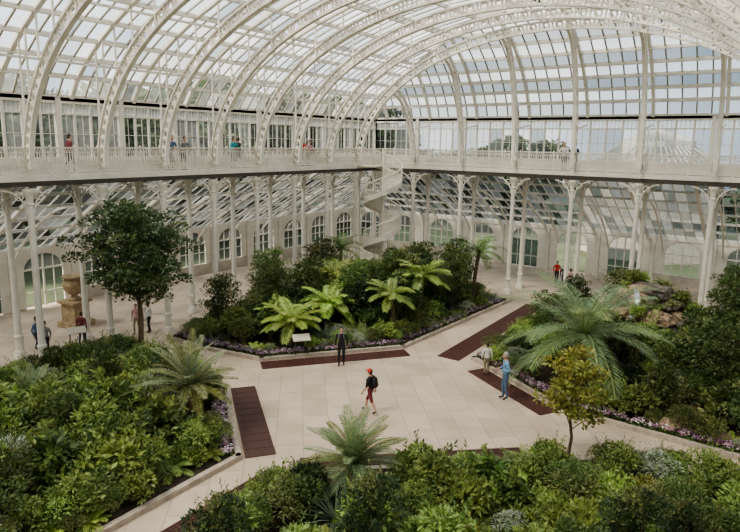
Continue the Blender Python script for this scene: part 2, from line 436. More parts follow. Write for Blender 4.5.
def outerwall(name,p0,p1,nb,doors=()):
    b=MB(); p0=V(p0);p1=V(p1); L=(p1-p0).length; d=(p1-p0)/L
    def P(s,z): q=p0+d*s; return V((q.x,q.y,z))
    W=L/nb; zt=AZ1
    b.m=0; b.beam(P(0,zt-.15),P(L,zt-.15),.3,.35)
    for i in range(nb+1): b.beam(P(i*W,0),P(i*W,zt),.42,.3,up=d); b.beam(P(i*W,0),P(i*W,.5),.55,.4,up=d)
    for i in range(nb):
        s0=i*W+.2; s1=(i+1)*W-.2; sm=(s0+s1)/2; isd=i in doors
        zb=.05 if isd else .8
        ow=min(1.25,(s1-s0)/2-.25); zs=zt-1.35; nn=V((-d.y,d.x,0))*.1
        b.m=2
        if not isd: b.beam(P(s0,.4),P(s1,.4),.25,.8)
        b.m=0
        for a,c in((s0,sm-ow),(sm+ow,s1)): b.hexa([P(a,zb)+nn,P(c,zb)+nn,P(c,zb)-nn,P(a,zb)-nn,P(a,zt-.3)+nn,P(c,zt-.3)+nn,P(c,zt-.3)-nn,P(a,zt-.3)-nn])
        K=12; hgt=1.0
        for k in range(K):
            t0=math.pi*k/K;t1=math.pi*(k+1)/K
            xa,za=sm-ow*math.cos(t0),zs+hgt*math.sin(t0); xb,zb2=sm-ow*math.cos(t1),zs+hgt*math.sin(t1)
            b.hexa([P(xa,za)+nn,P(xb,zb2)+nn,P(xb,zb2)-nn,P(xa,za)-nn,P(xa,zt-.3)+nn,P(xb,zt-.3)+nn,P(xb,zt-.3)-nn,P(xa,zt-.3)-nn])
        fr=[P(sm-ow,zb)]+[P(sm-ow*math.cos(math.pi*k/K),zs+hgt*math.sin(math.pi*k/K)) for k in range(K+1)]+[P(sm+ow,zb)]
        for a,c in zip(fr,fr[1:]): b.beam(a,c,.12,.14,up=V((-d.y,d.x,0)))
        b.beam(P(sm,zb),P(sm,zs+hgt),.08,.1,up=d); b.beam(P(sm-ow,zs),P(sm+ow,zs),.1,.1)
        for q in(-.5,.5): b.beam(P(sm+ow*q,zb),P(sm+ow*q,zs+hgt*.86),.05,.06,up=d)
        b.beam(P(sm-ow,zb+.9),P(sm+ow,zb+.9),.05,.06)
        b.m=1; b.col=(.03,.05 if isd else random.uniform(.25,.7),0)
        if not (isd and i%2): b.face([P(sm-ow,zb),P(sm+ow,zb),P(sm+ow,zs),P(sm-ow,zs)])
        b.col=(.15,.6,0); b.face([P(sm-ow*math.cos(math.pi*k/K),zs+hgt*math.sin(math.pi*k/K)) for k in range(K+1)])
    obj(name,b.mesh(name,[M_white,M_glass,M_stonew],colors=True))
outerwall('wall_end',(AL,AE,0),(AR,AE,0),12,(3,4,5,6))
outerwall('wall_left',(AL,YB,0),(AL,AE,0),18,(8,9))
outerwall('wall_right',(AR,YB,0),(AR,AE,0),18)
b=MB()
for (x0,x1,z1) in((AL,WL,3.9),(WL,WR,12.2),(WR,AR,3.9)): b.box(((x0+x1)/2,YB-.15,z1/2),(x1-x0,.3,z1))
obj('wall_back',b.mesh('wall_back',[M_stonew]))

# ------------------------------------------------------------------ spiral staircase
def spiral():
    b=MB(); cx,cy=-25.3,37.0; R=1.4; Z=GZ; turns=2.6; n=52; a0=math.radians(150)-turns*2*math.pi
    b.tube([(cx,cy,0),(cx,cy,Z+1.2)],.11,10)
    rail=[];low=[];string=[]
    for i in range(n+1):
        a=a0+turns*2*math.pi*i/n; z=Z*(i+1)/(n+1)
        dx,dy=math.cos(a),math.sin(a)
        a2=a+turns*2*math.pi/n
        p=[(cx+.08*dx,cy+.08*dy),(cx+R*dx,cy+R*dy),(cx+R*math.cos(a2),cy+R*math.sin(a2)),(cx+.08*math.cos(a2),cy+.08*math.sin(a2))]
        b.hexa([(q[0],q[1],z-.04) for q in p]+[(q[0],q[1],z) for q in p])
        b.hexa([(q[0],q[1],z-.18) for q in (p[0],p[1])]+[(p[1][0]+.02*dy,p[1][1]-.02*dx,z-.18),(p[0][0]+.02*dy,p[0][1]-.02*dx,z-.18)]+[(q[0],q[1],z) for q in (p[0],p[1])]+[(p[1][0]+.02*dy,p[1][1]-.02*dx,z),(p[0][0]+.02*dy,p[0][1]-.02*dx,z)])
        e=V((cx+R*dx,cy+R*dy,z)); rail.append(e+V((0,0,1.05))); low.append(e+V((0,0,.5))); string.append(e+V((0,0,-.05)))
        for k in range(3):
            aa=a+turns*2*math.pi/n*k/3; zz=z+Z/(n+1)*k/3
            if i==n and k: break
            q=V((cx+R*math.cos(aa),cy+R*math.sin(aa),zz)); b.tube([q,q+V((0,0,1.05))],.022,4,False)
    b.tube(rail,.055,6); b.tube(low,.03,5); 
    for p,q in zip(string,string[1:]): b.beam(p,q,.05,.34)
    b.hexa([(XL,36.2,Z-.1),(cx,36.2,Z-.1),(cx,37.9,Z-.1),(XL,37.9,Z-.1),(XL,36.2,Z),(cx,36.2,Z),(cx,37.9,Z),(XL,37.9,Z)])
    obj('spiral_staircase',b.mesh('spiral_staircase',[M_white]))
spiral()

# ------------------------------------------------------------------ beds
BEDS={
'A':[(-13.8,-8),(-14.1,12.5),(-18.9,16.1),(-24.6,16.9),(-26.4,16.9),(-26.2,-8)],
'B':[(-20.1,19.4),(-15.75,25.1),(-15.2,37.6),(-23.4,37.6),(-23.4,34.6),(-26.2,34.6),(-26.2,18.7),(-23.6,18.8)],
'C':[(-11.0,25.2),(-6.7,22.75),(.6,22.6),(.6,37.6),(-12.1,37.6),(-12.1,25.8)],
'D':[(-11.9,-8),(.7,-8),(.7,20.9),(-3.9,20.1),(-6.3,18.0),(-11.9,12.9)],
}
def inpoly(x,y,P):
    c=False;n=len(P)
    for i in range(n):
        x1,y1=P[i];x2,y2=P[(i+1)%n]
        if (y1>y)!=(y2>y) and x<(x2-x1)*(y-y1)/(y2-y1)+x1: c=not c
    return c
def edist(x,y,P):
    m=99
    for i in range(len(P)):
        a=V(P[i]);bb=V(P[(i+1)%len(P)]); p=V((x,y)); ab=bb-a; t=max(0,min(1,(p-a).dot(ab)/ab.length_squared)); m=min(m,(a+ab*t-p).length)
    return m
for k,P in BEDS.items():
    b=MB(); n=len(P)
    b.m=0; b.face([(x,y,.13) for x,y in P])
    b.m=1
    for i in range(n):
        a=V((*P[i],.08));c=V((*P[(i+1)%n],.08)); dd=(c-a).normalized()*.1; b.beam(a-dd,c+dd,.2,.18)
    obj('planting_bed',b.mesh('planting_bed_'+k,[M_soil,M_kerb]))
def grille(p0,p1,w):
    p0=V((*p0,0));p1=V((*p1,0)); d=(p1-p0); L=d.length; d.normalize(); nn=V((-d.y,d.x,0))*w
    b=MB(); b.m=1; b.face([p0+V((0,0,.006)),p1+V((0,0,.006)),p1+nn+V((0,0,.006)),p0+nn+V((0,0,.006))]); b.m=0
    k=int(abs(w)/.09)
    for i in range(k+1): q=nn*(i/k)+V((0,0,.015)); b.beam(p0+q,p1+q,.065,.03)
    m=int(L/.5)
    for i in range(m+1): q=d*(L*i/m)+V((0,0,.018)); b.beam(p0+q,p0+q+nn,.05,.03)
    obj('floor_grille',b.mesh('floor_grille',[M_grille,M_slate]))
grille((-13.95,12.7),(-18.65,16.25),-.95)
grille((-19.95,19.2),(-15.55,24.9),-.85)
grille((-11.2,25.0),(-6.9,22.55),-.85)
grille((-11.9,13.1),(-6.4,18.2),.85)
grille((-12.05,2.0),(-12.05,12.6),.8)
grille((-13.75,25.2),(-14.0,37.5),-1.1)

# ------------------------------------------------------------------ plant generators
G={'dark':(.034,.066,.022),'mid':(.07,.115,.03),'olive':(.13,.15,.05),'light':(.17,.23,.06),'yellow':(.34,.34,.06),'blue':(.13,.17,.11),'brown':(.17,.11,.05),'lime':(.23,.30,.07),'silver':(.26,.29,.22)}
def jit(c,a=.35):
    f=random.uniform(1-a,1+a); g=random.uniform(.9,1.1); return (c[0]*f*g,c[1]*f,c[2]*f*random.uniform(.8,1.2))
def rdir():
    while 1:
        v=V((random.uniform(-1,1),random.uniform(-1,1),random.uniform(-1,1)))
        if .05<v.length<1: return v.normalized()
def blob(b,c,r,n,L,W,col,droop=.2,up=.3):
    c=V(c)
    for i in range(n):
        d=rdir(); 
        if d.z<-.35: d.z*=-1
        p=c+V((d.x*r[0],d.y*r[1],d.z*r[2]))*random.uniform(.72,1.05)
        dr=(d+rdir()*.8+V((0,0,up-droop))).normalized(); nr=(d+rdir()*.5+V((0,0,.6)))
        b.col=jit(col); s=random.uniform(.7,1.3); b.leaf(p,dr,nr,L*s,W*s)
def shrub(name,col,col2,L,W,n=1500,h=1.8,w=1.0,nb=7,mode='round'):
    b=MB(); b.m=1; b.col=(1,1,1)
    cs=[]
    for i in range(nb):
        a=2*math.pi*i/nb+random.uniform(-.4,.4); rr=w*random.uniform(.25,.62)
        z=h*random.uniform(.3,.72) if mode=='round' else h*random.uniform(.15,.85)
        cs.append((V((math.cos(a)*rr,math.sin(a)*rr,z)),w*random.uniform(.3,.5)))
    cs.append((V((0,0,h*.72)),w*.45))
    for c,r in cs: b.tube([(0,0,0),V((c.x*.4,c.y*.4,c.z*.5)),c],[.04,.028,.012],5,False)
    b.m=0
    for c,r in cs:
        blob(b,c,(r,r,r*(.85 if mode=='round' else 1.3)),n//len(cs),L,W,col if random.random()<.7 else col2)
    for i in range(18):
        c,r=random.choice(cs); d=rdir(); d.z=abs(d.z)+.5; d.normalize(); 
        for k in range(10): 
            b.col=jit(col2); b.leaf(c+d*(r+.05*k),(d+rdir()).normalized(),rdir(),L*.8,W*.8)
    return b.mesh(name,[M_leaf,M_bark],colors=True)
def frond(b,base,az,el,length,droop,npair,pl,col,pw=.05,vee=.35,fwd=.55,curve=1.4):
    p=V(base); h=V((math.cos(az),math.sin(az),0)); sd=V((-math.sin(az),math.cos(az),0)); pts=[p.copy()]; dirs=[]
    n=npair; ds=length/n
    for i in range(n):
        s=i/n; e=el-droop*s**curve; d=h*math.cos(e)+V((0,0,math.sin(e))); p=p+d*ds; pts.append(p.copy()); dirs.append(d)
    b.m=0; b.col=(col[0]*1.2,col[1]*1.0,col[2]*.8)
    w=.018*length/1.5
    for i in range(0,n,2):
        a,c=pts[i],pts[min(i+2,n)]; b.face([a-sd*w,a+sd*w,c+sd*w*.6,c-sd*w*.6])
    for i in range(1,n):
        s=i/n; l=pl*(math.sin(math.pi*(.12+.80*s))**.8); up=sd.cross(dirs[i])*-1
        for sg in(-1,1):
            d=(sd*sg+dirs[i]*fwd+up*vee+V((0,0,random.uniform(-.18,.02)))).normalized(); b.col=jit(col,.25)
            q=pts[i]; t=q+d*l+V((0,0,-.18*l)); m=q+d*l*.45; x=dirs[i]*pw*.5
            b.face([q-x*.6,m-x,t,m+x])
def rosette(name,trunk_h,trunk_r,nf,length,pl,col,npair=22,el=(.15,1.2),droop=(1.2,1.9),pw=.05,vee=.3,col2=None,fwd=.55,lean=.1):
    b=MB(); b.m=1
    top=V((lean*trunk_h,0,trunk_h))
    if trunk_h>.05:
        k=max(3,int(trunk_h/.15)); pts=[];rad=[]
        for i in range(k+1):
            t=i/k; pts.append(V((lean*trunk_h*t*t,0,trunk_h*t))); rad.append(trunk_r*(1.15-.25*t)*(1.12 if i%2 else .92))
        b.tube(pts,rad,9)
    for i in range(nf):
        t=i/nf; az=i*2.39996+random.uniform(-.2,.2); e=el[1]-(el[1]-el[0])*t+random.uniform(-.12,.12)
        frond(b,top,az,e,length*random.uniform(.85,1.08),random.uniform(*droop)*(1-.2*t),npair,pl,jit(col if not col2 or random.random()<.7 else col2,.15),pw,vee,fwd)
    return b.mesh(name,[M_leaf,M_bark],colors=True)
def spiky(name,n,L,W,col,el=(.1,1.4)):
    b=MB()
    for i in range(n):
        az=random.uniform(0,2*math.pi); e=random.uniform(*el); l=L*random.uniform(.7,1.1); h=V((math.cos(az),math.sin(az),0)); sd=V((-math.sin(az),math.cos(az),0)); p=h*.04
        b.col=jit(col,.3); pr=p; K=5; w=W/2
        for k in range(K):
            s=(k+1)/K; d=h*math.cos(e-s*.9*(1.2-e*.4))+V((0,0,math.sin(e-s*.9*(1.2-e*.4)))); q=pr+d*l/K; w2=W/2*(1-s*.95)
            b.face([pr-sd*w,pr+sd*w,q+sd*w2,q-sd*w2]); pr=q; w=w2
    return b.mesh(name,[M_leaf,M_bark],colors=True)
def tree(name,h,th,cw,ch,nl,L,W,col,col2,nb=26,tr=.12,layer=False):
    b=MB(); b.m=1; b.col=(1,1,1)
    P=[V((0,0,0)),V((.08,.05,th*.5)),V((-.05,.1,th)),V((.05,0,th+(h-th)*.5)),V((0,0,h-.3))]
    b.tube(P,[tr,tr*.85,tr*.7,tr*.45,tr*.15],8)
    tips=[]
    for i in range(nb):
        t=i/nb; z=th*.85+(h-th*.85)*t*.92; a=i*2.4+random.uniform(-.3,.3)
        prof_=math.sin(math.pi*(.18+.72*t))**.7
        r=cw*prof_*random.uniform(.65,1.02); e=V((math.cos(a)*r,math.sin(a)*r,z+ch*.12*random.uniform(.2,1.3)))
        s=V((0,0,z-.35)); m=(s+e)/2+V((0,0,.12)); b.tube([s,m,e],[tr*.33,tr*.2,tr*.06],5,False); tips.append((e,r)); tips.append((m,r*.6))
        for q in range(2):
            e2=m+V((random.uniform(-1,1),random.uniform(-1,1),random.uniform(-.1,.5)))*cw*.3; b.tube([m,e2],[tr*.12,tr*.04],4,False); tips.append((e2,r*.5))
    b.m=0; per=nl//len(tips)
    for e,r in tips:
        rr=cw*random.uniform(.15,.25); blob(b,e,(rr,rr,rr*(.5 if layer else .75)),per,L,W,col if random.random()<.7 else col2,droop=.35)
    return b.mesh(name,[M_leaf,M_bark],colors=True)

S={}
S['sh_dark']=shrub('sh_dark',G['dark'],G['mid'],.17,.075,1700)
S['sh_mid']=shrub('sh_mid',G['mid'],G['light'],.15,.06,1700)
S['sh_olive']=shrub('sh_olive',G['olive'],G['mid'],.11,.045,2100,1.6)
S['sh_light']=shrub('sh_light',G['light'],G['mid'],.19,.08,1300)
S['sh_lime']=shrub('sh_lime',G['lime'],G['light'],.22,.10,900,1.3)
S['sh_silver']=shrub('sh_silver',G['silver'],G['olive'],.12,.035,1800,1.3)
S['sh_big']=shrub('sh_big',G['mid'],G['light'],.34,.15,700,1.9)
S['sh_tall']=shrub('sh_tall',G['mid'],G['olive'],.16,.06,1700,2.6,.75,9,'tall')
S['sh_tall2']=shrub('sh_tall2',G['dark'],G['olive'],.13,.055,2000,2.8,.9,9,'tall')
S['sh_yellow']=shrub('sh_yellow',G['yellow'],G['lime'],.14,.06,1000,1.2,.8)
S['fern']=rosette('fern',.0,.05,16,.95,.22,G['lime'],14,(.4,1.25),(1.2,1.9),.07,.1)
S['fern2']=rosette('fern2',.0,.05,18,1.2,.26,G['light'],16,(.4,1.3),(1.2,1.9),.07,.1)
S['grass']=spiky('grass',90,1.0,.04,G['olive'])
S['flax']=spiky('flax',60,1.4,.08,G['blue'],(.5,1.45))
S['brownfern']=rosette('brownfern',.0,.05,14,.9,.2,G['brown'],14,(.3,1.2),(1.3,2.0),.06,.1)
me_tf=rosette('tree_fern',1.3,.11,26,1.75,.42,G['lime'],26,(.0,1.0),(.9,1.5),.085,.05,G['light'])
me_tf2=rosette('tree_fern_b',2.1,.11,24,1.6,.38,G['light'],24,(-.1,1.0),(.9,1.6),.08,.05,G['lime'])
me_palm=rosette('feather_palm',2.3,.22,26,3.9,.72,(.11,.15,.07),40,(-.15,1.25),(1.0,1.6),.065,.2,None,.7,.0)
me_palm2=rosette('slender_palm',3.3,.12,18,1.9,.45,G['mid'],26,(-.3,1.2),(1.2,1.8),.06,.2)
me_cyc=rosette('cycad_a',1.25,.2,44,1.7,.28,(.20,.23,.14),30,(-.1,1.45),(.5,1.0),.045,.45,G['olive'],.8,0)
me_cyc2=rosette('cycad_b',.75,.22,44,1.65,.30,(.14,.19,.095),30,(-.1,1.45),(.5,1.2),.05,.4,G['olive'],.8,0)
me_tree=tree('broadleaf_tree',7.0,3.3,2.9,4,13000,.20,.09,(.05,.10,.035),(.09,.14,.045),32,.14,True)
me_tree2=tree('small_tree',3.9,1.7,1.25,1.6,2600,.17,.085,(.24,.27,.055),(.30,.30,.06),12,.06)
me_tree3=tree('bushy_tree',4.4,1.2,1.6,3,5200,.16,.07,(.085,.13,.035),G['mid'],22,.08)
me_tree4=tree('bushy_tree_b',4.0,1.0,1.7,3,4600,.18,.08,(.045,.08,.026),G['olive'],20,.08)
me_park=tree('park_tree',13,3.0,5.5,9,7000,.75,.4,(.09,.12,.06),(.12,.14,.07),34,.35)

# feature plants --------------------------------------------------
FEAT=[]
def feat(name,me,x,y,rz=0,sc=1,r=1.0,z=.13):
    obj(name,me,None,(x,y,z),rz,sc); FEAT.append((x,y,r))
feat('broadleaf_tree',me_tree,-25.2,16.35,.3,1.0,.5)
feat('tree_fern',me_tf,-20.3,21.6,0.4,1.0,1.6)
feat('tree_fern',me_tf,-20.6,25.0,1.4,1.05,1.4)
feat('tree_fern',me_tf,-21.6,22.3,2.4,.85,.8)
feat('tree_fern',me_tf2,-22.3,27.6,2.2,1.1,.7)
feat('tree_fern',me_tf2,-17.3,26.6,3.6,1.0,1.3)
feat('tree_fern',me_tf2,-17.6,30.0,5.0,1.25,.8)
feat('slender_palm',me_palm2,-16.8,35.2,1.0,1.0,.7)
feat('slender_palm',me_palm2,-24.7,31.2,2.0,.95,.7)
feat('feather_palm',me_palm,-6.9,25.4,.5,1.0,2.6)
feat('cycad',me_cyc,-17.2,13.1,0,1.15,1.8)
feat('cycad',me_cyc2,-9.9,13.2,.7,1.05,1.9)
feat('cycad',me_cyc2,-21.9,9.8,1.7,.9,1.0)
feat('small_golden_tree',me_tree2,-5.3,18.75,.2,.98,.9)
for x,y,s,m in[(-23.2,23.2,.85,3),(-25.0,21.2,.75,4),(-25.0,25.0,.9,3),(-19.3,32.2,1.0,4),(-22.3,34.0,.7,3),(-24.5,29.0,1.0,4),(-16.9,32.6,.85,3),(-18.6,36.0,.95,4),(-21.0,29.6,.72,3),(-17.9,28.3,.75,4)]:
    feat('bushy_tree',me_tree3 if m==3 else me_tree4,x,y,x,s,.7)
for x,y,s,m in[(-2.4,27.2,.85,4),(-1.6,30.5,1.05,3),(-1.3,25.6,.8,3),(-.6,23.8,.6,4),(-10.2,35.4,.65,4),(-2.2,35.6,.95,3),(-10.4,30.5,.6,3),(-3.2,29.4,.55,4)]:
    feat('bushy_tree',me_tree3 if m==3 else me_tree4,x,y,x,s,.7)
import bmesh
def rockmesh(name,seed,mat):
    bm=bmesh.new(); bmesh.ops.create_icosphere(bm,subdivisions=3,radius=1)
    for v in bm.verts:
        n=noise.noise(v.co*1.1+V((seed,0,0)))*.5+noise.noise(v.co*2.7+V((0,seed,0)))*.22; v.co*=1+n; v.co.z*=.7
        v.co=V((round(v.co.x*5)/5*.4+v.co.x*.6,round(v.co.y*5)/5*.4+v.co.y*.6,v.co.z))
    me=D.meshes.new(name); bm.to_mesh(me); bm.free(); me.materials.append(mat); return me
rk=[rockmesh('rock',i*3.3,M_rock) for i in range(3)]; rkd=[rockmesh('rockd',i*3.3+20,M_rockd) for i in range(3)]
for x,y,s in[(-2.3,23.9,.6),(-3.1,23.4,.4),(-1.5,23.5,.42),(-19.2,28.2,.8),(-18.9,27.0,.55),(-5.4,29.8,.8),(-4.6,29.0,.6)]:
    obj('boulder',random.choice(rk),None,(x,y,.15+s*.3),random.uniform(0,6),s); FEAT.append((x,y,s*1.3))
rw=empty('rockery_waterfall'); RX,RY=-6.0,33.0
def rh(x,y): return max(0,3.3-((x-RX)**2*.30+(y-RY-.5)**2*.42))
for i in range(90):
    x=RX+random.gauss(0,1.5); y=RY+random.gauss(0,1.2)
    obj('rockery_stone',random.choice(rkd+rk[:2]),rw,(x,y,rh(x,y)*random.uniform(.6,1)),random.uniform(0,6),random.uniform(.35,.7))
for i in range(20):
    a=random.uniform(0,6.28); r=random.uniform(.6,2.3); x=RX+.4+r*math.cos(a); y=RY+r*math.sin(a)+.3
    obj('rockery_fern',S[random.choice(['fern','fern2','sh_lime','grass'])],rw,(x,y,rh(x,y)+.1),a,.5)
FEAT+=[(RX,RY,3.2),(RX+.3,RY-2.8,1.8)]
m,nt,out=newmat('falling_water'); bb=N(nt,'ShaderNodeBsdfPrincipled'); bb.inputs['Base Color'].default_value=(.36,.42,.46,1); bb.inputs['Roughness'].default_value=.15; nt.links.new(bb.outputs[0],out.inputs[0]); M_water=m
b=MB(); y=RY-.6; pts=[]
while y>RY-3.3: pts.append(V((RX-.3+.15*math.sin(y*4),y,max(.2,rh(RX-.3,y)+.42)))); y-=.2
b.sweep(pts,(1,0,0),.24,.06)
b.lathe([(0,.22),(1.0,.22),(1.1,.14)],(RX-.3,RY-3.6,0),16)
obj('water_stream',b.mesh('water_stream',[M_water]),rw)

def scatter(bed,ymin,spacing,tab,hmax,edge=.45,tries=9000,slope=.28):
    P=BEDS[bed]; xs=[p[0] for p in P]; ys=[p[1] for p in P]; pts=[]; par=empty('shrubbery')
    for _ in range(tries):
        x=random.uniform(min(xs),max(xs)); y=random.uniform(max(ymin,min(ys)),max(ys))
        if not inpoly(x,y,P): continue
        e=edist(x,y,P)
        if e<edge: continue
        sp=spacing*(.55 if e<1.2 else 1)
        if any((x-a)**2+(y-c)**2<sp*sp for a,c in pts): continue
        if any((x-a)**2+(y-c)**2<(r*.8)**2 for a,c,r in FEAT): continue
        pts.append((x,y))
        sc=min(hmax,.42+slope*(e-.3))*random.uniform(.72,1.25)
        if bed=='A' and x<-21.5 and y>9: sc=min(sc,.75)
        if bed=='C' and (x<-8.5 or y<27) : sc=min(sc,.85)
        k=random.choice(tab if e>1.3 else ['fern','grass','sh_olive','sh_lime','fern2','sh_mid','sh_light','flax','sh_silver','sh_olive'])
        if k in('fern','fern2','grass','flax','brownfern'): sc=max(.6,min(1.1,sc))
        if bed=='B' and (x<-21 and y>33): sc=min(sc,.8)
        obj('shrub' if k.startswith('sh') else 'fern_clump',S[k],par,(x,y,.12),random.uniform(0,6.28),(sc*1.12,sc*1.12,sc))
T1=['sh_dark','sh_mid','sh_olive','sh_light','sh_big','sh_tall','fern2','flax','sh_tall2','sh_mid','grass','fern']
scatter('A',3,.88,T1+['sh_yellow','sh_lime','sh_light','sh_olive','sh_silver','sh_lime','sh_light'],1.05,slope=.4)
scatter('B',0,1.02,T1+['sh_dark','sh_tall2','sh_light','sh_olive'],1.3)
scatter('C',0,.95,T1+['sh_olive','brownfern','sh_light','sh_silver'],1.2,slope=.35)
scatter('D',5,.82,T1+['sh_light','sh_lime','sh_yellow','sh_silver','sh_lime','sh_light','sh_olive'],.74,.32)

# flower borders
def border(path,w=.6,dens=60):
    b=MB()
    for a,c in zip(path,path[1:]):
        a=V((*a,.13));c=V((*c,.13)); L=(c-a).length; d=(c-a)/L; nn=V((-d.y,d.x,0))
        for i in range(int(L*dens)):
            p=a+d*random.uniform(0,L)+nn*random.uniform(.1,w); 
            for k in range(6):
                dr=rdir(); dr.z=abs(dr.z)+.2; b.col=jit(G['mid']); b.leaf(p+V((0,0,.02)),dr,rdir(),.14,.055)
            if random.random()<.7:
                fc=random.choice([(.45,.36,.40),(.5,.47,.48),(.26,.14,.24),(.38,.24,.32),(.2,.08,.15)])
                for k in range(5):
                    dr=rdir(); dr.z=abs(dr.z); b.col=jit(fc,.15); b.leaf(p+rdir()*.06+V((0,0,.17)),dr,V((0,0,1)),.08,.07,.05)
    obj('flower_border',b.mesh('flower_border',[M_leaf],colors=True))
border([(-15.2,37.0),(-15.75,25.1)][::-1]); border([(-20.1,19.4),(-15.75,25.1)]); border([(-26.0,18.7),(-23.6,18.8),(-20.1,19.4)])
border([(.4,22.6),(-6.7,22.75)][::-1]); border([(-11.0,25.2),(-6.7,22.75)])
border([(-14.1,12.5),(-18.9,16.1)]); border([(-18.9,16.1),(-24.6,16.9)]); border([(-12.1,37),(-12.1,25.8)])

# pedestal urn, signs --------------------------------------------------
b=MB(); b.m=0; b.box((0,0,.15),(1.3,1.3,.3)); b.box((0,0,.8),(.95,.95,1.0)); b.box((0,0,1.35),(1.2,1.2,.12))
b.lathe([(.3,1.41),(.33,1.5),(.16,1.62),(.14,1.7),(.3,1.78),(.5,2.0),(.56,2.3),(.5,2.5),(.44,2.58),(.62,2.7),(.6,2.74),(.5,2.7),(.3,2.6),(0,2.6)],(0,0,0),20)
for s in(-1,1): b.tube([(s*.5,0,2.05),(s*.72,0,2.2),(s*.7,0,2.45),(s*.5,0,2.52)],.04,6)
obj('stone_urn_on_pedestal',b.mesh('urn',[M_terra]),None,(-32.2,17.0,0),.2,1.05)
def sign(x,y,rz):
    b=MB(); b.m=0
    for s in(-.3,.3): b.box((s,0,.42),(.05,.05,.85))
    b.m=1; c=V((0,-.02,.9)); b.hexa([c+V(p) for p in[(-.42,-.25,-.09),(.42,-.25,-.09),(.42,.25,.09),(-.42,.25,.09),(-.42,-.25,-.05),(.42,-.25,-.05),(.42,.25,.13),(-.42,.25,.13)]])
    obj('interpretation_sign',b.mesh('interpretation_sign',[M_slate,M_stonew]),None,(x,y,.1),rz)
sign(-18.9,20.9,.9); sign(-28.3,14.9,1.2)

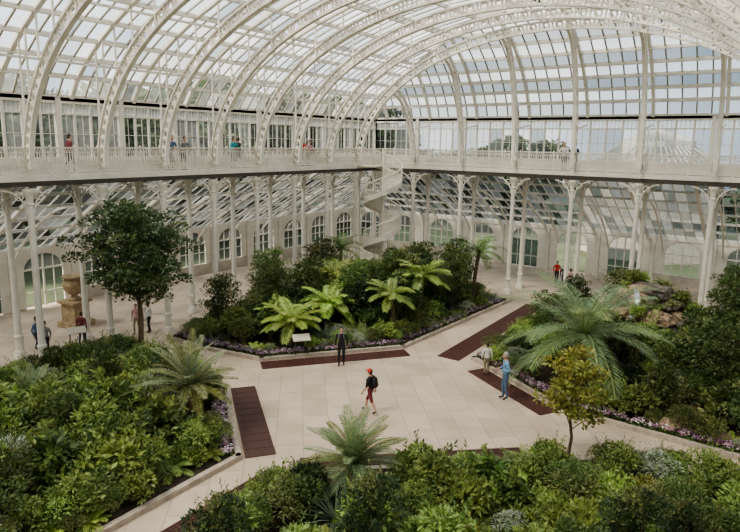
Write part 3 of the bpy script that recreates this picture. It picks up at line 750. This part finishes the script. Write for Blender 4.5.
# ------------------------------------------------------------------ people
def cloth(name,c): return simple(name,c,.85,0,.15,10)
M_skin=simple('skin',(.52,.32,.23),.6,0,.05); M_hair=simple('hair_brown',(.06,.035,.02),.7); M_hairg=simple('hair_grey',(.4,.38,.35),.7)
M_shoe=cloth('shoe',(.05,.04,.04)); C={}
for n,c in dict(black=(.02,.02,.023),navy=(.03,.045,.09),denim=(.10,.16,.27),skyblue=(.20,.38,.56),white=(.75,.73,.7),red=(.65,.05,.04),khaki=(.3,.25,.17),pink=(.6,.35,.35),grey=(.22,.22,.23),teal=(.05,.3,.35),maroon=(.2,.04,.05)).items(): C[n]=cloth('cloth_'+n,c)
def person(name,x,y,z,face,h,top,legs,hair,stride=0.,arms='down',hat=None,pack=None,short=False,lean=0.):
    k=h/1.75
    s=stride
    J={'pel':(0,0,.95),'sp':(0,.01+lean*.1,1.12),'ch':(0,.02+lean*.3,1.32),'nk':(0,.02+lean*.42,1.48),'hd':(0,.03+lean*.45,1.57)}
    for sd,sg in(('L',-1),('R',1)):
        f=s*sg
        J['hip'+sd]=(.095*sg,0,.89); J['kn'+sd]=(.10*sg,.05+f*.22,.50); J['an'+sd]=(.10*sg,f*.42-.02,.085+(.06 if f<0 else 0)); J['toe'+sd]=(.115*sg,f*.42+.15,.035)
        J['sh'+sd]=(.185*sg,.02+lean*.38,1.41)
        if arms=='down': J['el'+sd]=(.25*sg,-.03-f*.12+lean*.3,1.13); J['wr'+sd]=(.255*sg,.07-f*.2+lean*.3,.89)
        elif arms=='bent': J['el'+sd]=(.26*sg,-.06,1.14); J['wr'+sd]=(.10*sg,.24,1.16)
        else: J['el'+sd]=(.27*sg,.10+lean*.3,1.17); J['wr'+sd]=(.20*sg,.36+lean*.3,1.14)
    names=list(J); idx={n:i for i,n in enumerate(names)}
    E=[('pel','sp'),('sp','ch'),('ch','nk'),('nk','hd')]
    for sd in'LR': E+=[('pel','hip'+sd),('hip'+sd,'kn'+sd),('kn'+sd,'an'+sd),('an'+sd,'toe'+sd),('ch','sh'+sd),('sh'+sd,'el'+sd),('el'+sd,'wr'+sd)]
    R={'pel':.145,'sp':.135,'ch':.15,'nk':.06,'hd':.06,'hip':.095,'kn':.062,'an':.045,'toe':.035,'sh':.07,'el':.045,'wr':.03}
    me=D.meshes.new('skel'); me.from_pydata([J[n] for n in names],[(idx[a],idx[c]) for a,c in E],[])
    o=D.objects.new('skel',me); COL.objects.link(o)
    sk=o.modifiers.new('s','SKIN'); sub=o.modifiers.new('u','SUBSURF'); sub.levels=2; sub.render_levels=2
    for i,n in enumerate(names):
        r=R.get(n) or R.get(n[:-1]); rr=(r,r*.72) if n in('pel','sp','ch') else (r,r)
        me.skin_vertices[0].data[i].radius=rr; me.skin_vertices[0].data[i].use_root=(n=='pel')
    bpy.context.view_layer.update()
    dg=bpy.context.evaluated_depsgraph_get(); ev=o.evaluated_get(dg); m2=D.meshes.new_from_object(ev)
    b=MB()
    b.v=[tuple(v.co) for v in m2.vertices]
    segs=[(V(J[a]),V(J[c]),a,c) for a,c in E]
    for p in m2.polygons:
        c=p.center; best=None;bd=9
        for a,e,na,nb in segs:
            ab=e-a; t=max(0,min(1,(c-a).dot(ab)/ab.length_squared)); dd=(a+ab*t-c).length
            if dd<bd: bd=dd;best=(na,nb,t)
        na,nb,t=best
        if na[:2]=='an' : mi=3
        elif na[:3]=='hip' or (na=='pel' and nb!='sp'): mi=1
        elif na[:2]=='kn': mi=1 if not short or t<.1 else 2
        elif na=='nk' : mi=2
        elif na[:2]=='el': mi=2 if (short or t>.9) else 0
        elif na=='pel': mi=1 if c.z<.98 else 0
        else: mi=0
        b.f.append(tuple(p.vertices)); b.mi.append(mi); b.c.append((1,1,1))
    D.objects.remove(o)
    hc=V(J['hd'])+V((0,.02,.085)); b.m=2
    b.ell(hc,(.075,.095,.118),14,10); b.ell(hc+V((0,.03,-.055)),(.055,.062,.06),10,6)
    b.ell(hc+V((0,.1,-.012)),(.014,.02,.022),6,4)
    for sg in(-1,1): b.ell(hc+V((.077*sg,0,-.01)),(.012,.02,.03),6,4)
    b.m=3
    for sg in(-1,1): b.ell(hc+V((.03*sg,.088,.012)),(.01,.007,.007),6,4)
    b.m=6; b.ell(hc+V((0,.088,-.055)),(.024,.008,.006),6,4)
    b.m=4; b.ell(hc+V((0,-.018,.03)),(.084,.098,.105),14,8); b.ell(hc+V((0,-.05,-.02)),(.07,.055,.09),10,6)
    if hat:
        b.m=5; b.ell(hc+V((0,0,.055)),(.094,.108,.08),14,8); b.ell(hc+V((0,.12,.05)),(.07,.08,.012),10,4)
    for sd,sg in(('L',-1),('R',1)):
        w=V(J['wr'+sd]); d=(w-V(J['el'+sd])).normalized(); nx=V((sg,0,0)); nx=(nx-d*nx.dot(d)).normalized(); fw=d.cross(nx)*sg
        b.m=2; rot=Matrix((nx,fw,d)).transposed(); b.ell(w+d*.05,(.017,.038,.052),8,6,rot)
        for q in range(4):
            s0=w+d*.085+fw*(.027-.018*q); l=[.065,.075,.07,.055][q]
            b.tube([s0,s0+d*l*.5-nx*.006,s0+d*l*.95-nx*.028],[.009,.0085,.006],5)
        s0=w+d*.03+fw*.036; b.tube([s0,s0+d*.03+fw*.022,s0+d*.06+fw*.022-nx*.012],[.011,.0095,.007],5)
    if pack:
        b.m=7; c=V(J['ch'])+V((0,-.2,-.05)); b.ell(c,(.15,.10,.24),12,8); b.ell(c+V((0,-.07,-.08)),(.11,.06,.11),10,6)
        for sg in(-1,1): b.tube([c+V((.09*sg,.06,.2)),V(J['ch'])+V((.1*sg,.0,.19)),V(J['ch'])+V((.11*sg,.13,.02)),V(J['sp'])+V((.12*sg,.0,-.05))],.018,6)
    me=b.mesh(name,[C[top],C[legs],M_skin,M_shoe,hair,C[hat or 'black'],C['maroon'],C[pack or 'black']],smooth=True)
    return obj(name,me,None,(x,y,z),math.atan2(face[1],face[0])-math.pi/2,k)
LEFT=(-.814,-.58); AWAY=(-.58,.814); TOW=(.58,-.814); RIGHT=(.814,.58)
person('visitor_in_red_cap',-12.7,18.0,0.0,(-.95,-.1),1.75,'black','maroon',M_hair,.7,'down','red','black',True)
person('visitor_in_black',-16.75,21.3,0,TOW,1.85,'black','black',M_hair,.15,'down',None,'grey')
person('visitor_in_blue_shirt',-9.0,22.3,0.03,LEFT,2.0,'skyblue','denim',M_hairg,.12,'bent')
person('visitor_in_white_top',-10.75,24.3,0.03,AWAY,1.5,'white','khaki',M_hair,.1,'down')
person('visitor_in_denim_jacket',-29.6,13.6,0,RIGHT,1.75,'denim','navy',M_hair,.3)
person('visitor_in_grey_jacket',-28.7,13.6,0,TOW,1.7,'grey','black',M_hair,.1)
person('visitor_in_red_top',-28.9,15.5,0,AWAY,1.68,'maroon','navy',M_hair,.3)
person('visitor_in_pink_top',-28.3,18.2,0,TOW,1.65,'pink','khaki',M_hair,.3)
person('visitor_in_striped_top',-27.9,18.7,0,LEFT,1.68,'white','black',M_hair,.2)
person('visitor_in_khaki_coat',-31.0,20.6,0,AWAY,1.7,'khaki','navy',M_hair,.3)
GX=-27.62
person('gallery_visitor_in_blue',GX,20.3,GZ,(1,0),1.82,'denim','black',M_hair,0,'fwd',None,None,False,.3)
person('gallery_visitor_in_grey',GX,21.1,GZ,(1,0),1.78,'grey','black',M_hair,0,'fwd',None,None,False,.3)
person('gallery_visitor_in_teal',GX,24.6,GZ,(1,0),1.82,'teal','navy',M_hair,0,'fwd',None,None,False,.3)
person('gallery_visitor_in_red',GX,30.6,GZ,(1,0),1.82,'red','navy',M_hair,0,'fwd',None,None,False,.3)
person('gallery_visitor_in_pink',GX,31.3,GZ,(1,0),1.7,'pink','navy',M_hair,0,'fwd',None,None,False,.3)
person('gallery_visitor_in_black',GX-.6,25.6,GZ,(0,1),1.78,'black','navy',M_hair,.4)
person('gallery_visitor_in_maroon',GX-.7,15.2,GZ,(0,1),1.78,'maroon','navy',M_hair,.4)
person('gallery_visitor_in_white',-13.0,39.92,GZ,(0,-1),1.82,'white','navy',M_hair,0,'fwd',None,None,False,.3)
person('gallery_visitor_in_navy',-12.3,39.95,GZ,(0,-1),1.75,'navy','black',M_hair,0,'fwd',None,None,False,.3)
person('distant_visitor_in_red',-14.6,45,0,TOW,1.7,'red','black',M_hair,.3)
person('distant_visitor_in_black',-13.6,43.6,0,TOW,1.75,'black','navy',M_hair,.3)
person('distant_visitor_in_pink',-12.9,42.9,0,AWAY,1.65,'pink','navy',M_hair,.3)

# ------------------------------------------------------------------ outside
pg=empty('park_trees')
for i in range(46):
    obj('park_tree',me_park,pg,(random.uniform(-72,-50),random.uniform(-15,75),-.3),random.uniform(0,6),random.uniform(.95,1.25))
for i in range(34):
    x=random.uniform(-48,25)
    if -22<x<-5: continue
    obj('park_tree',me_park,pg,(x,random.uniform(66,95),-.3),random.uniform(0,6),random.uniform(.55,.85))
b=MB(); cx,cy,R=-12.4,66,6.5
def ring(r,z,ph=math.pi/8): return [V((cx+r*math.cos(ph+i*math.pi/4),cy+r*math.sin(ph+i*math.pi/4),z)) for i in range(8)]
r0,r1,r2,r3,r4=ring(R,-.3),ring(R,8.4),ring(R*.55,10.4),ring(R*.55,10.9),ring(.3,12)
for i in range(8):
    j=(i+1)%8
    b.m=2; b.face([r0[i],r0[j],r1[j],r1[i]])
    for A,Bq in((r1,r2),(r3,r4)):
        b.m=1; b.col=(.85,.6,0); b.face([A[i],A[j],Bq[j],Bq[i]]); b.m=0
        for k in range(7): b.beam(A[i].lerp(A[j],k/7),Bq[i].lerp(Bq[j],k/7),.08,.1)
    b.m=0; b.face([r2[i],r2[j],r3[j],r3[i]]); b.beam(r1[i],r1[j],.3,.4)
obj('glazed_octagon_pavilion',b.mesh('octagon',[M_white,M_glass,M_stonew],colors=True))

# ------------------------------------------------------------------ light
w=D.worlds.new('World'); bpy.context.scene.world=w; w.use_nodes=True; nt=w.node_tree
for n in list(nt.nodes): nt.nodes.remove(n)
out=N(nt,'ShaderNodeOutputWorld'); bg=N(nt,'ShaderNodeBackground'); tc=N(nt,'ShaderNodeTexCoord'); nz=N(nt,'ShaderNodeTexNoise'); nz.inputs['Scale'].default_value=2.6; nz.inputs['Detail'].default_value=5
r=N(nt,'ShaderNodeValToRGB'); r.color_ramp.elements[0].position=.4; r.color_ramp.elements[1].position=.62; r.color_ramp.elements[0].color=(.58,.68,.78,1); r.color_ramp.elements[1].color=(1,.98,.95,1)
nt.links.new(tc.outputs['Generated'],nz.inputs['Vector']); nt.links.new(nz.outputs['Fac'],r.inputs['Fac']); nt.links.new(r.outputs['Color'],bg.inputs['Color']); bg.inputs['Strength'].default_value=1.35
nt.links.new(bg.outputs[0],out.inputs[0])
sl=D.lights.new('sun','SUN'); sl.energy=4.6; sl.angle=math.radians(18); sl.color=(1,.90,.76); so=D.objects.new('sun',sl); COL.objects.link(so); so.rotation_euler=(math.radians(32),math.radians(-18),0)
sc=bpy.context.scene; sc.view_settings.view_transform='AgX'; sc.view_settings.exposure=.6
try: sc.view_settings.look='AgX - Medium High Contrast'
except Exception: pass
